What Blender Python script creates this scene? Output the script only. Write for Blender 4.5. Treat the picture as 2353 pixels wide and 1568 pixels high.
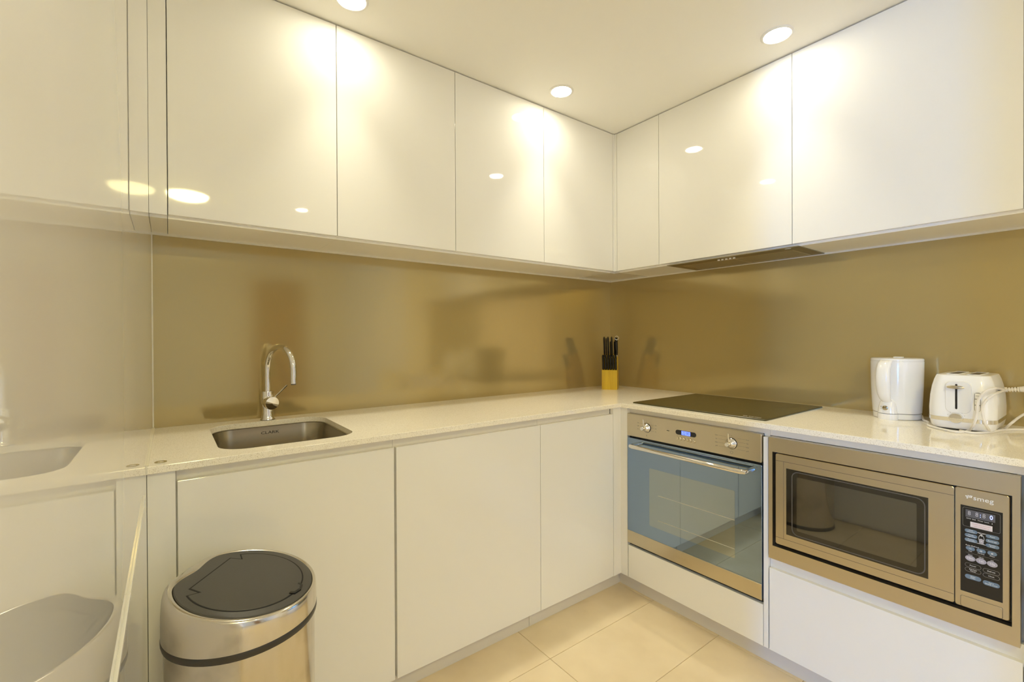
import bpy, bmesh, math, random
from mathutils import Vector, Matrix
random.seed(7)
for o in list(bpy.data.objects): bpy.data.objects.remove(o)
S = bpy.context.scene
COL = S.collection
PI = math.pi

# ------------------------------------------------------------------ camera
CAM = Vector((-2.2813, -1.981, 1.166))
YAW, PIT, ROL, FPX = -0.6435, -0.0054, -0.0043, 1050.29
fw = Vector((math.sin(-YAW)*math.cos(PIT), math.cos(YAW)*math.cos(PIT), math.sin(PIT)))
ri = Vector((math.cos(YAW), math.sin(YAW), 0)); up = ri.cross(fw)
ri, up = ri*math.cos(ROL)+up*math.sin(ROL), up*math.cos(ROL)-ri*math.sin(ROL)
cd = bpy.data.cameras.new('camera'); cam = bpy.data.objects.new('camera', cd); COL.objects.link(cam)
cd.sensor_width = 36; cd.lens = 36*FPX/2353; cd.clip_start = 0.01
cam.matrix_world = Matrix(((ri.x, up.x, -fw.x, CAM.x), (ri.y, up.y, -fw.y, CAM.y), (ri.z, up.z, -fw.z, CAM.z), (0, 0, 0, 1)))
S.camera = cam

# ------------------------------------------------------------------ world, daylight, added fill, exposure
w = bpy.data.worlds.new('world'); S.world = w; w.use_nodes = True
w.node_tree.nodes['Background'].inputs[0].default_value = (0.55, 0.72, 1.0, 1)
w.node_tree.nodes['Background'].inputs[1].default_value = 1.0
LAMP_COL = (1.0, 0.93, 0.72)
LAMP_STR = 84
BEAM = 0.80
OPAL_STR = 100
ld = bpy.data.lights.new('window_daylight', 'AREA'); lo = bpy.data.objects.new('window_daylight', ld); COL.objects.link(lo)
ld.shape = 'RECTANGLE'; ld.size = 2.0; ld.size_y = 0.27; ld.energy = 165; ld.color = (0.06, 0.34, 1.0)
lo.location = (-7.12, -3.77, 1.15); lo.rotation_euler = (0, -PI/2, 0)   # just outside the window pane, shining +x
ld2 = bpy.data.lights.new('lounge_fill', 'AREA'); lo2 = bpy.data.objects.new('lounge_fill', ld2); COL.objects.link(lo2)
ld2.shape = 'RECTANGLE'; ld2.size = 3.8; ld2.size_y = 2.1; ld2.energy = 60; ld2.color = (1.0, 0.88, 0.90)
lo2.location = (-4.5, -5.72, 1.15); lo2.rotation_euler = (PI/2, 0, 0)          # added room fill behind the unseen added window, shining +y
S.cycles.max_bounces = 16; S.cycles.diffuse_bounces = 8; S.cycles.glossy_bounces = 6; S.cycles.blur_glossy = 0.05
S.view_settings.view_transform = 'Standard'; S.view_settings.look = 'None'
S.view_settings.gamma = 1; S.view_settings.use_curve_mapping = False
S.view_settings.exposure = 0.02

# ------------------------------------------------------------------ materials
def mat(name, col, rough=0.4, metal=0.0, ior=1.5, coat=0.0, emit=None, estr=0.0, trans=0.0):
    m = bpy.data.materials.new(name); m.use_nodes = True
    b = m.node_tree.nodes['Principled BSDF']
    b.inputs['Base Color'].default_value = (*col, 1); b.inputs['Roughness'].default_value = rough
    b.inputs['Metallic'].default_value = metal; b.inputs['IOR'].default_value = ior
    b.inputs['Coat Weight'].default_value = coat
    b.inputs['Transmission Weight'].default_value = trans
    if emit: b.inputs['Emission Color'].default_value = (*emit, 1); b.inputs['Emission Strength'].default_value = estr
    return m
def nodes(m): return m.node_tree.nodes, m.node_tree.links, m.node_tree.nodes['Principled BSDF']
def coords(m, scale=(1, 1, 1)):
    n, l, b = nodes(m); tc = n.new('ShaderNodeTexCoord'); mp = n.new('ShaderNodeMapping')
    mp.inputs['Scale'].default_value = scale; l.new(tc.outputs['Object'], mp.inputs[0]); return mp.outputs[0]
def add_bump(m, scale, strength, dist=0.001, stretch=(1, 1, 1), detail=2):
    n, l, b = nodes(m); t = n.new('ShaderNodeTexNoise'); t.inputs['Scale'].default_value = scale; t.inputs['Detail'].default_value = detail
    l.new(coords(m, stretch), t.inputs['Vector']); bp = n.new('ShaderNodeBump'); bp.inputs['Strength'].default_value = strength
    bp.inputs['Distance'].default_value = dist; l.new(t.outputs['Fac'], bp.inputs['Height']); l.new(bp.outputs[0], b.inputs['Normal'])
def vary(m, c1, c2, scale, stretch=(1, 1, 1), lo_=0.35, hi_=0.65, detail=4):
    n, l, b = nodes(m); t = n.new('ShaderNodeTexNoise'); t.inputs['Scale'].default_value = scale; t.inputs['Detail'].default_value = detail
    l.new(coords(m, stretch), t.inputs['Vector']); r = n.new('ShaderNodeValToRGB')
    r.color_ramp.elements[0].position = lo_; r.color_ramp.elements[1].position = hi_
    r.color_ramp.elements[0].color = (*c1, 1); r.color_ramp.elements[1].color = (*c2, 1)
    l.new(t.outputs['Fac'], r.inputs[0]); l.new(r.outputs[0], b.inputs['Base Color']); return r

M = {}
M['gloss'] = mat('gloss_white_lacquer', (0.82, 0.81, 0.77), 0.035, ior=1.5)
M['panel'] = mat('gloss_white_panel', (0.84, 0.83, 0.79), 0.012, ior=1.5)
M['carcass'] = mat('white_melamine', (0.87, 0.85, 0.80), 0.3)
M['rail'] = mat('satin_rail', (0.80, 0.77, 0.69), 0.35)
M['kick'] = mat('kick_laminate', (0.67, 0.64, 0.58), 0.3)
M['gap'] = mat('dark_gap', (0.05, 0.042, 0.03), 0.6)
M['ceil'] = mat('ceiling_paint', (0.90, 0.89, 0.85), 0.8)
M['wall'] = mat('wall_paint', (0.86, 0.84, 0.78), 0.7)
M['silicone'] = mat('silicone', (0.72, 0.69, 0.60), 0.3)
M['splash'] = mat('back_painted_glass', (0.475, 0.375, 0.170), 0.11, 0.46)
vary(M['splash'], (0.470, 0.371, 0.168), (0.480, 0.379, 0.172), 3)
# engineered stone with flecks
st = M['stone'] = mat('engineered_stone', (0.7, 0.62, 0.5), 0.08, ior=1.40)
n, l, b = nodes(st)
cv = coords(st)
def flecks(scale, thr, soft):
    v = n.new('ShaderNodeTexVoronoi'); v.inputs['Scale'].default_value = scale; v.inputs['Randomness'].default_value = 1
    l.new(cv, v.inputs['Vector'])
    r = n.new('ShaderNodeValToRGB'); r.color_ramp.elements[0].position = thr; r.color_ramp.elements[1].position = thr+soft
    r.color_ramp.elements[0].color = (1, 1, 1, 1); r.color_ramp.elements[1].color = (0, 0, 0, 1)
    l.new(v.outputs['Distance'], r.inputs[0])
    wn = n.new('ShaderNodeTexWhiteNoise'); wn.noise_dimensions = '3D'; l.new(v.outputs['Position'], wn.inputs['Vector'])
    g = n.new('ShaderNodeMath'); g.operation = 'GREATER_THAN'; g.inputs[1].default_value = 0.78; l.new(wn.outputs['Value'], g.inputs[0])
    mu = n.new('ShaderNodeMath'); mu.operation = 'MULTIPLY'; l.new(g.outputs[0], mu.inputs[0]); l.new(r.outputs[0], mu.inputs[1]); return mu.outputs[0]
f1 = flecks(620, 0.26, 0.2); f2 = flecks(300, 0.2, 0.18)
mx = n.new('ShaderNodeMix'); mx.data_type = 'RGBA'; l.new(f1, mx.inputs[0])
mx.inputs[6].default_value = (0.90, 0.855, 0.74, 1); mx.inputs[7].default_value = (0.42, 0.35, 0.24, 1)
mx2 = n.new('ShaderNodeMix'); mx2.data_type = 'RGBA'; l.new(f2, mx2.inputs[0])
l.new(mx.outputs[2], mx2.inputs[6]); mx2.inputs[7].default_value = (0.64, 0.57, 0.43, 1); l.new(mx2.outputs[2], b.inputs['Base Color'])
M['tile'] = mat('floor_tile', (0.66, 0.56, 0.38), 0.28)
vary(M['tile'], (0.74, 0.61, 0.41), (0.82, 0.69, 0.48), 5)
M['grout'] = mat('grout', (0.58, 0.52, 0.40), 0.8)
M['steel'] = mat('brushed_steel', (0.60, 0.535, 0.40), 0.28, 1.0)
add_bump(M['steel'], 40, 0.04, 0.0004, (1, 1, 25))
M['steel_h'] = mat('brushed_steel_trim', (0.60, 0.535, 0.40), 0.30, 1.0)
add_bump(M['steel_h'], 60, 0.25, 0.0003, (1, 1, 1), 6)
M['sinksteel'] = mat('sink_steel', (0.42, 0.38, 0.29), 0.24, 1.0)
M['binsteel'] = mat('bin_steel', (0.66, 0.62, 0.54), 0.14, 1.0)
vary(M['binsteel'], (0.50, 0.465, 0.40), (0.68, 0.64, 0.56), 9, (1, 1, 1), 0.30, 0.48)
M['chrome'] = mat('chrome', (0.80, 0.78, 0.74), 0.05, 1.0)
M['hob'] = mat('ceramic_glass', (0.060, 0.050, 0.016), 0.22, ior=1.36)
add_bump(M['hob'], 900, 0.08, 0.0003)
M['hobmark'] = mat('hob_print', (0.085, 0.072, 0.038), 0.25)
M['ovglass'] = mat('blue_grey_oven_glass', (0.27, 0.36, 0.50), 0.02, 1.0)
M['ovwin'] = mat('oven_inner_window', (0.37, 0.43, 0.46), 0.02, 1.0)
M['rack'] = mat('rack_wire', (0.42, 0.42, 0.36), 0.3)
M['mwglass'] = mat('dark_door_glass', (0.008, 0.007, 0.005), 0.02, ior=1.75)
M['mwscreen'] = mat('dark_perforated_screen', (0.03, 0.026, 0.016), 0.02, ior=2.15)
n, l, b = nodes(M['mwscreen'])
v = n.new('ShaderNodeTexVoronoi'); v.inputs['Scale'].default_value = 520; v.inputs['Randomness'].default_value = 0; l.new(coords(M['mwscreen']), v.inputs['Vector'])
r = n.new('ShaderNodeValToRGB'); r.color_ramp.elements[0].position = 0.25; r.color_ramp.elements[1].position = 0.4
r.color_ramp.elements[0].color = (0.006, 0.005, 0.004, 1); r.color_ramp.elements[1].color = (0.034, 0.030, 0.019, 1)
l.new(v.outputs['Distance'], r.inputs[0]); l.new(r.outputs[0], b.inputs['Base Color'])
M['black'] = mat('black_plastic', (0.014, 0.013, 0.012), 0.22)
M['blackgloss'] = mat('black_gloss_panel', (0.012, 0.012, 0.013), 0.15)
M['lid'] = mat('charcoal_textured_plastic', (0.058, 0.054, 0.046), 0.42)
add_bump(M['lid'], 700, 0.5, 0.0004)
M['gapblack'] = mat('black_recess', (0.004, 0.004, 0.004), 0.8)
M['band'] = mat('black_rubber', (0.035, 0.030, 0.024), 0.4)
M['white'] = mat('white_plastic', (0.86, 0.85, 0.82), 0.12)
M['whitem'] = mat('white_plastic_matt', (0.80, 0.79, 0.76), 0.35)
M['cord'] = mat('cord_pvc', (0.82, 0.78, 0.71), 0.35)
M['darkgrey'] = mat('dark_grey', (0.10, 0.09, 0.08), 0.4)
M['grey'] = mat('grey_print', (0.22, 0.21, 0.19), 0.5)
M['btnblue'] = mat('blue_grey_button', (0.14, 0.20, 0.27), 0.4)
M['btngrey'] = mat('lilac_grey_button', (0.38, 0.36, 0.41), 0.4)
M['print'] = mat('white_print', (0.82, 0.82, 0.82), 0.5)
M['red'] = mat('red_print', (0.55, 0.10, 0.10), 0.5)
M['sticker'] = mat('pale_sticker', (0.72, 0.66, 0.66), 0.5)
M['lcd'] = mat('lcd_grey', (0.10, 0.10, 0.115), 0.3)
M['seg'] = mat('unlit_segment', (0.50, 0.50, 0.54), 0.4)
M['blue_led'] = mat('blue_led', (0.05, 0.08, 0.6), 0.3, emit=(0.10, 0.16, 1.0), estr=3.0)
M['blue_lit'] = mat('blue_lit_digit', (0.3, 0.4, 1), 0.3, emit=(0.35, 0.42, 1.0), estr=2.5)
M['wood'] = mat('beech_block', (0.62, 0.37, 0.03), 0.35)
vary(M['wood'], (0.50, 0.315, 0.008), (0.64, 0.43, 0.015), 18, (6, 6, 0.3), 0.3, 0.7)
M['doorwood'] = mat('timber_door', (0.42, 0.22, 0.07), 0.4)
vary(M['doorwood'], (0.36, 0.18, 0.05), (0.46, 0.25, 0.09), 8, (6, 6, 0.4))
M['lamp'] = mat('lamp_lens', (0.9, 0.9, 0.9), 0.4, emit=LAMP_COL, estr=LAMP_STR)
M['lamp2'] = mat('opal_dome', (0.9, 0.9, 0.9), 0.4, emit=(1.0, 0.88, 0.38), estr=OPAL_STR)
M['hoodsteel'] = mat('hood_steel', (0.33, 0.29, 0.20), 0.38, 1.0)
M['filter'] = mat('grease_filter_mesh', (0.20, 0.18, 0.12), 0.4, 0.8)
n, l, b = nodes(M['filter'])
v = n.new('ShaderNodeTexVoronoi'); v.inputs['Scale'].default_value = 190; v.inputs['Randomness'].default_value = 0; l.new(coords(M['filter']), v.inputs['Vector'])
r = n.new('ShaderNodeValToRGB'); r.color_ramp.elements[0].position = 0.30; r.color_ramp.elements[1].position = 0.42
r.color_ramp.elements[0].color = (0.03, 0.028, 0.02, 1); r.color_ramp.elements[1].color = (0.42, 0.38, 0.28, 1)
l.new(v.outputs['Distance'], r.inputs[0]); l.new(r.outputs[0], b.inputs['Base Color'])
M['glasspane'] = mat('window_glass', (1, 1, 1), 0.0, ior=1.05, trans=1.0)
n, l, b = nodes(M['glasspane']); tr = n.new('ShaderNodeBsdfTransparent'); gl = n.new('ShaderNodeBsdfGlossy'); gl.inputs['Roughness'].default_value = 0.02
ms = n.new('ShaderNodeMixShader'); ms.inputs[0].default_value = 0.05; l.new(tr.outputs[0], ms.inputs[1]); l.new(gl.outputs[0], ms.inputs[2])
l.new(ms.outputs[0], n['Material Output'].inputs['Surface'])

# ------------------------------------------------------------------ mesh helpers (all coordinates are world metres)
def bx(bm, lo_, hi_, bev=0.0, seg=2):
    a = [min(p, q) for p, q in zip(lo_, hi_)]; c = [max(p, q) for p, q in zip(lo_, hi_)]
    vs = [bm.verts.new((x, y, z)) for x in (a[0], c[0]) for y in (a[1], c[1]) for z in (a[2], c[2])]
    fs = [(0, 1, 3, 2), (4, 6, 7, 5), (0, 4, 5, 1), (2, 3, 7, 6), (0, 2, 6, 4), (1, 5, 7, 3)]
    faces = [bm.faces.new([vs[i] for i in f]) for f in fs]
    if bev > 0:
        es = list({e for f in faces for e in f.edges})
        bmesh.ops.bevel(bm, geom=es, offset=bev, segments=seg, profile=0.5, affect='EDGES')
    return bm
def box(lo_, hi_, bev=0.0, seg=2): return bx(bmesh.new(), lo_, hi_, bev, seg)
def boxes(lst, bev=0.0):
    bm = bmesh.new()
    for lo_, hi_ in lst: bx(bm, lo_, hi_, bev)
    return bm
def loft(bm, loops, cap0=True, cap1=True, closed=True):
    L = [[bm.verts.new(p) for p in lp] for lp in loops]
    m = len(L[0])
    for a, c in zip(L, L[1:]):
        for i in range(m if closed else m-1):
            j = (i+1) % m
            bm.faces.new((a[i], a[j], c[j], c[i]))
    if cap0: bm.faces.new(list(reversed(L[0])))
    if cap1: bm.faces.new(L[-1])
    return bm
def prism(poly, fn, d0, d1, bm=None, bev=0):
    bm = bm or bmesh.new()
    if bev <= 0: return loft(bm, [[fn(u, v_, d0) for u, v_ in poly], [fn(u, v_, d1) for u, v_ in poly]])
    cu = sum(p[0] for p in poly)/len(poly); cv_ = sum(p[1] for p in poly)/len(poly)
    hu = max(abs(p[0]-cu) for p in poly); hv = max(abs(p[1]-cv_) for p in poly)
    sh = [(cu+(u-cu)*(1-bev/hu), cv_+(v_-cv_)*(1-bev/hv)) for u, v_ in poly]
    s = 1 if d1 > d0 else -1
    return loft(bm, [[fn(u, v_, d0) for u, v_ in poly], [fn(u, v_, d1-s*bev) for u, v_ in poly], [fn(u, v_, d1) for u, v_ in sh]])
def frame(outer, inner, fn, d0, d1):
    bm = bmesh.new(); k = len(outer)
    A = [[bm.verts.new(fn(u, v_, d)) for u, v_ in lp] for d in (d0, d1) for lp in (outer, inner)]
    for i in range(k):
        j = (i+1) % k
        bm.faces.new((A[0][i], A[0][j], A[1][j], A[1][i])); bm.faces.new((A[2][i], A[3][i], A[3][j], A[2][j]))
        bm.faces.new((A[0][i], A[2][i], A[2][j], A[0][j])); bm.faces.new((A[1][i], A[1][j], A[3][j], A[3][i]))
    return bm
def rrect(u0, u1, v0, v1, r, k=5):
    pts = []
    for cu, cv_, a0 in ((u1-r, v1-r, 0), (u0+r, v1-r, PI/2), (u0+r, v0+r, PI), (u1-r, v0+r, 3*PI/2)):
        for i in range(k+1):
            a = a0+PI/2*i/k; pts.append((cu+r*math.cos(a), cv_+r*math.sin(a)))
    return pts
def rect(u0, u1, v0, v1): return [(u0, v0), (u1, v0), (u1, v1), (u0, v1)]
def ell(cu, cv_, ru, rv, k=24): return [(cu+ru*math.cos(2*PI*i/k), cv_+rv*math.sin(2*PI*i/k)) for i in range(k)]
def ringpts(c, ax, r, k=24, r2=None):
    ax = Vector(ax).normalized(); h = Vector((0, 0, 1)) if abs(ax.z) < 0.9 else Vector((1, 0, 0))
    e1 = ax.cross(h).normalized(); e2 = ax.cross(e1); c = Vector(c); r2 = r2 or r
    return [c+e1*r*math.cos(2*PI*i/k)+e2*r2*math.sin(2*PI*i/k) for i in range(k)]
def lathe(profile, c, ax=(0, 0, 1), k=32, bm=None):
    bm = bm or bmesh.new(); ax = Vector(ax).normalized(); c = Vector(c)
    return loft(bm, [ringpts(c+ax*h, ax, max(r, 1e-5), k) for r, h in profile])
def tube(path, rad, k=10, bm=None, cap=True):
    bm = bm or bmesh.new(); P = [Vector(p) for p in path]; loops = []; e1 = None
    for i, p in enumerate(P):
        t = (P[min(i+1, len(P)-1)]-P[max(i-1, 0)]).normalized()
        if e1 is None:
            h = Vector((0, 0, 1)) if abs(t.z) < 0.9 else Vector((1, 0, 0)); e1 = t.cross(h).normalized()
        else: e1 = (e1-t*e1.dot(t)).normalized()
        e2 = t.cross(e1); r_ = rad[i] if isinstance(rad, (list, tuple)) else rad
        loops.append([p+e1*r_*math.cos(2*PI*q/k)+e2*r_*math.sin(2*PI*q/k) for q in range(k)])
    return loft(bm, loops, cap, cap)
def smooth_path(pts, per=8):
    P = [Vector(p) for p in pts]; out = []
    for i in range(len(P)-1):
        p0, p1, p2, p3 = P[max(i-1, 0)], P[i], P[i+1], P[min(i+2, len(P)-1)]
        for s in range(per):
            t = s/per
            out.append(0.5*((2*p1)+(p2-p0)*t+(2*p0-5*p1+4*p2-p3)*t*t+(3*p1-p0-3*p2+p3)*t**3))
    out.append(P[-1]); return out

def wloc(o):
    v_ = Vector((0, 0, 0))
    while o is not None: v_ = v_+o.location; o = o.parent
    return v_
def obj(name, bm, m, parent=None, smooth=False, label=None, ang=35):
    bmesh.ops.recalc_face_normals(bm, faces=bm.faces[:])
    me = bpy.data.meshes.new(name)
    if parent is not None: base = wloc(parent); loc = Vector((0, 0, 0))
    else:
        xs = [v_.co for v_ in bm.verts]
        base = Vector(((min(c.x for c in xs)+max(c.x for c in xs))/2, (min(c.y for c in xs)+max(c.y for c in xs))/2, min(c.z for c in xs))); loc = base
    for v_ in bm.verts: v_.co -= base
    if smooth:
        for f in bm.faces: f.smooth = True
        for e in bm.edges:
            if len(e.link_faces) == 2 and e.calc_face_angle(0) > math.radians(ang): e.smooth = False
    bm.to_mesh(me); bm.free(); me.materials.append(M[m])
    o = bpy.data.objects.new(name, me); COL.objects.link(o); o.location = loc
    if parent is not None: o.parent = parent
    if label: o['label'] = label
    return o
def tag(o, label, cat, group=None):
    o['label'] = label; o['category'] = cat
    if group: o['group'] = group
    return o
def thing(name, label, cat, loc, group=None):
    o = bpy.data.objects.new(name, None); COL.objects.link(o); o.location = loc; o.empty_display_size = 0.05
    return tag(o, label, cat, group)
def struct(name, bm, m, parent=None):
    o = obj(name, bm, m, parent)
    if parent is None: o['kind'] = 'structure'
    return o
def text(name, s, size, X, Y, org, m, parent, ext=0.0002, align='CENTER', sx=1.0, shear=0.0):
    c = bpy.data.curves.new('t', 'FONT'); c.body = s; c.size = size; c.align_x = align; c.align_y = 'CENTER'; c.extrude = ext; c.resolution_u = 2; c.shear = shear
    t = bpy.data.objects.new('t', c); COL.objects.link(t); dg = bpy.context.evaluated_depsgraph_get()
    me = bpy.data.meshes.new_from_object(t.evaluated_get(dg)); bpy.data.objects.remove(t)
    X, Y = Vector(X), Vector(Y); N = X.cross(Y); org = Vector(org)-wloc(parent)
    for v_ in me.vertices: v_.co = org+X*(v_.co.x*sx)+Y*v_.co.y+N*v_.co.z
    me.materials.clear(); me.materials.append(M[m])
    o = bpy.data.objects.new(name, me); COL.objects.link(o); o.parent = parent; return o
XB, YB = (0, -1, 0), (0, 0, 1)      # writing on the right-hand run reads towards -y
XA, YA = (1, 0, 0), (0, 0, 1)
def fB(y, z, d): return (-d, y, z)   # (y, z) on a plane x = -d
def fA(x, z, d): return (x, -d, z)
def fZ(x, y, d): return (x, y, d)
# a line of sight of the photo cut by the plane x = X (used for the loose cords only)
def px(x, y, X):
    d = fw+ri*((x-1176.5)/FPX)+up*((784-y)/FPX); t = (X-CAM.x)/d.x; return CAM+d*t

# ------------------------------------------------------------------ key dimensions
HC, TC = 0.8655, 0.0184          # bench top height, thickness
D1, D2 = 0.600, 0.6206           # bench depth on the back run, on the right run
Q1, Q2 = 0.586, 0.6066           # door faces
U1, U2 = 0.2789, 0.284           # wall-cabinet door faces
ZD, ZS_, ZC = 1.5402, 1.5310, 2.3057   # wall door bottom, soffit, ceiling
LX = -2.3265                     # face of the tall white panels
ZK, ZT = 0.073, 0.8178           # base door bottom, top

# ------------------------------------------------------------------ the room
fl = struct('floor', box((-7.2, -5.7, -0.1), (0.1, 0.1, -0.003)), 'grout')
tm = None
for i in range(12):
    for j in range(12):
        x1, y1 = 0.02-0.6*i, -0.136-0.3*j
        if x1 < -3.5: continue
        if tm is None:
            bm = box((-0.599, -0.299, -0.008), (-0.001, -0.001, 0), 0.0008, 1)
            me = bpy.data.meshes.new('tile'); bmesh.ops.recalc_face_normals(bm, faces=bm.faces[:]); bm.to_mesh(me); bm.free(); me.materials.append(M['tile']); tm = me
        t = bpy.data.objects.new('tile', tm); COL.objects.link(t); t.parent = fl; t.location = Vector((x1, y1, 0))-fl.location
struct('ceiling', box((-7.2, -5.7, ZC), (0.1, 0.1, ZC+0.1)), 'ceil')
struct('wall_back', box((-7.2, 0, 0), (0.1, 0.1, ZC)), 'wall')
struct('wall_right', box((0, -5.7, 0), (0.1, 0, ZC)), 'wall')
struct('wall_front', boxes([((-7.0, -5.7, 0), (-6.4, -5.6, ZC)), ((-2.6, -5.7, 0), (0, -5.6, ZC)), ((-6.4, -5.7, 2.2), (-2.6, -5.6, ZC)), ((-6.4, -5.7, 0), (-2.6, -5.6, 0.1))]), 'wall')
w2 = struct('fill_window', boxes([((a, -5.68, 0.1), (a+0.05, -5.63, 2.2)) for a in (-6.4, -5.15, -3.9, -2.65)]+[((-6.4, -5.68, z), (-2.6, -5.63, z+0.05)) for z in (0.1, 2.15)]), 'whitem')  # unseen window, added as the opening for the lounge fill light
for a in (-6.35, -5.1, -3.85): obj('pane', box((a-0.01, -5.657, 0.14), (a+1.21, -5.653, 2.16)), 'glasspane', w2)
struct('wall_left', boxes([((-2.95, -0.001, 0), (-2.94, -1.9, ZC)), ((-2.55, -3.4, 0), (-2.45, -2.405, ZC))]), 'wall')
struct('wall_lounge', boxes([((-7.1, -3.62, 0), (-7.0, 0, ZC)), ((-7.1, -5.6, 0), (-7.0, -3.92, ZC)), ((-7.1, -3.92, 2.15), (-7.0, -3.62, ZC)), ((-7.1, -3.92, 0), (-7.0, -3.62, 0.15))]), 'wall')
wn = struct('window_1', frame(rect(-3.92, -3.62, 0.15, 2.15), rect(-3.905, -3.635, 0.18, 2.12), fB, 7.09, 7.03), 'whitem')
obj('pane', box((-7.062, -3.91, 0.17), (-7.058, -3.63, 2.13)), 'glasspane', wn)
d1 = struct('door_1', box((-1.31, -5.599, 0.005), (-0.61, -5.56, 2.05), 0.002), 'doorwood')
obj('door_handle', lathe([(0.012, 0), (0.012, 0.045), (0.02, 0.05), (0.02, 0.07), (0.0, 0.072)], (-0.69, -5.56, 1.0), (0, 1, 0), 16), 'chrome', d1, True)

# ------------------------------------------------------------------ tall white panels on the left
tc = thing('tall_cabinet', 'tall glossy white cabinet mirroring the bin and sink bench', 'cabinet', (LX-0.3, -0.94, 0))
obj('filler_panel', box((LX-0.02, -0.7472, 0), (LX, -0.001, ZC-0.002)), 'panel', tc)
obj('carcass', box((LX-0.60, -1.88, 0.0), (LX-0.0195, -0.7465, ZC-0.004)), 'carcass', tc)
obj('door', box((LX-0.019, -1.88, 0.8412), (LX, -0.7474, ZC-0.004)), 'panel', tc, label='tall upper door')
obj('door', box((LX-0.019, -1.88, 0.02), (LX, -0.7474, 0.8305)), 'panel', tc, label='lower door')
for ya, yb in ((-0.7475, -1.211), (-1.2125, -1.88)):
    obj('edge_strip', box((LX-0.015, yb, 0.8310), (LX+0.0032, ya, 0.8385), 0.0006), 'white', tc, label='bright white edge strip')
# silicone beads where bench and splashback meet the panel
sb = obj('silicone_bead', boxes([((LX, -0.596, HC), (LX+0.004, -0.010, HC+0.003)), ((LX, -0.0095, HC), (LX+0.0020, -0.0055, ZS_)), ((LX, -D1-0.001, HC-TC), (LX+0.002, -D1+0.002, HC+0.002))]), 'silicone')
tag(sb, 'pale silicone bead sealing bench end to tall white panel', 'sealant')

# ------------------------------------------------------------------ splashbacks
g = obj('glass_splashback', box((LX+0.001, -0.0062, HC-0.001), (-0.0062, -0.0002, ZS_-0.006), 0.0006), 'splash'); tag(g, 'taupe back-painted glass splashback behind the sink tap', 'splashback')
g = obj('glass_splashback', box((-0.0062, -2.6, HC-0.001), (-0.0002, -0.0002, ZS_-0.006), 0.0006), 'splash'); tag(g, 'taupe back-painted glass splashback behind cooktop, kettle and toaster', 'splashback')
for nm, lo_, hi_, lb in (('sealing_strip', (LX, -0.009, ZS_-0.007), (-0.006, -0.0003, ZS_+0.001), 'pale sealing strip along the top of the sink splashback'),
                         ('sealing_strip', (-0.009, -2.6, ZS_-0.007), (-0.0003, -0.0003, ZS_+0.001), 'pale sealing strip along the top of the cooktop splashback')):
    tag(obj(nm, box(lo_, hi_), 'silicone'), lb, 'sealant')

# ------------------------------------------------------------------ benchtop with sink cut-out
YE = -2.45
SX0, SX1, SY0, SY1, SR = -2.174, -1.803, -0.532, -0.084, 0.075
def bench():
    bm = bmesh.new()
    out = [(LX, -0.0065), (-0.0065, -0.0065), (-0.0065, YE), (-D2, YE), (-D2, -D1), (LX, -D1)]
    hole = rrect(SX0, SX1, SY0, SY1, SR, 8)
    for z in (HC, HC-TC):
        es = []
        for lp in (out, hole):
            vs = [bm.verts.new((x, y, z)) for x, y in lp]
            es += [bm.edges.new((vs[i], vs[(i+1) % len(vs)])) for i in range(len(vs))]
        bmesh.ops.triangle_fill(bm, use_beauty=True, edges=es)
    for lp in (out, hole):
        for i in range(len(lp)):
            a, c = lp[i], lp[(i+1) % len(lp)]
            bm.faces.new([bm.verts.new((a[0], a[1], HC)), bm.verts.new((c[0], c[1], HC)), bm.verts.new((c[0], c[1], HC-TC)), bm.verts.new((a[0], a[1], HC-TC))])
    bmesh.ops.remove_doubles(bm, verts=bm.verts[:], dist=1e-5); return bm
be = obj('benchtop', bench(), 'stone'); tag(be, 'cream speckled stone L-shaped benchtop with sink cut-out', 'benchtop')
md = be.modifiers.new('arris', 'BEVEL'); md.width = 0.0012; md.segments = 2; md.limit_method = 'ANGLE'; md.angle_limit = 0.7
obj('joint', box((-D2-0.0003, -D1-0.001, HC-TC), (-D2+0.001, -D1+0.001, HC-0.001)), 'silicone', be)

# sink
sk = thing('sink', 'small stainless steel undermount sink bowl set in the bench', 'sink', ((SX0+SX1)/2, (SY0+SY1)/2, 0.69))
bm = bmesh.new(); zt = HC-TC
rings = [(0.020, 0), (-0.004, -0.0002), (-0.004, -0.004), (-0.008, -0.02), (-0.014, -0.09), (-0.022, -0.135), (-0.045, -0.152), (-0.09, -0.156)]
loft(bm, [[(x, y, zt+dz) for x, y in rrect(SX0-g_, SX1+g_, SY0-g_, SY1+g_, max(SR+g_, 0.03), 8)] for g_, dz in rings], False, True)
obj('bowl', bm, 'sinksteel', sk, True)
obj('drain', lathe([(0.042, 0), (0.042, 0.003), (0.034, 0.003), (0.030, -0.0005), (0.0, -0.0005)], (-1.99, -0.30, zt-0.156), k=28), 'chrome', sk, True)
text('lettering', 'CLARK', 0.0145, XA, (0, 0.086, 1), (-1.985, -0.0930, 0.823), 'black', sk, sx=1.35)

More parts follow.
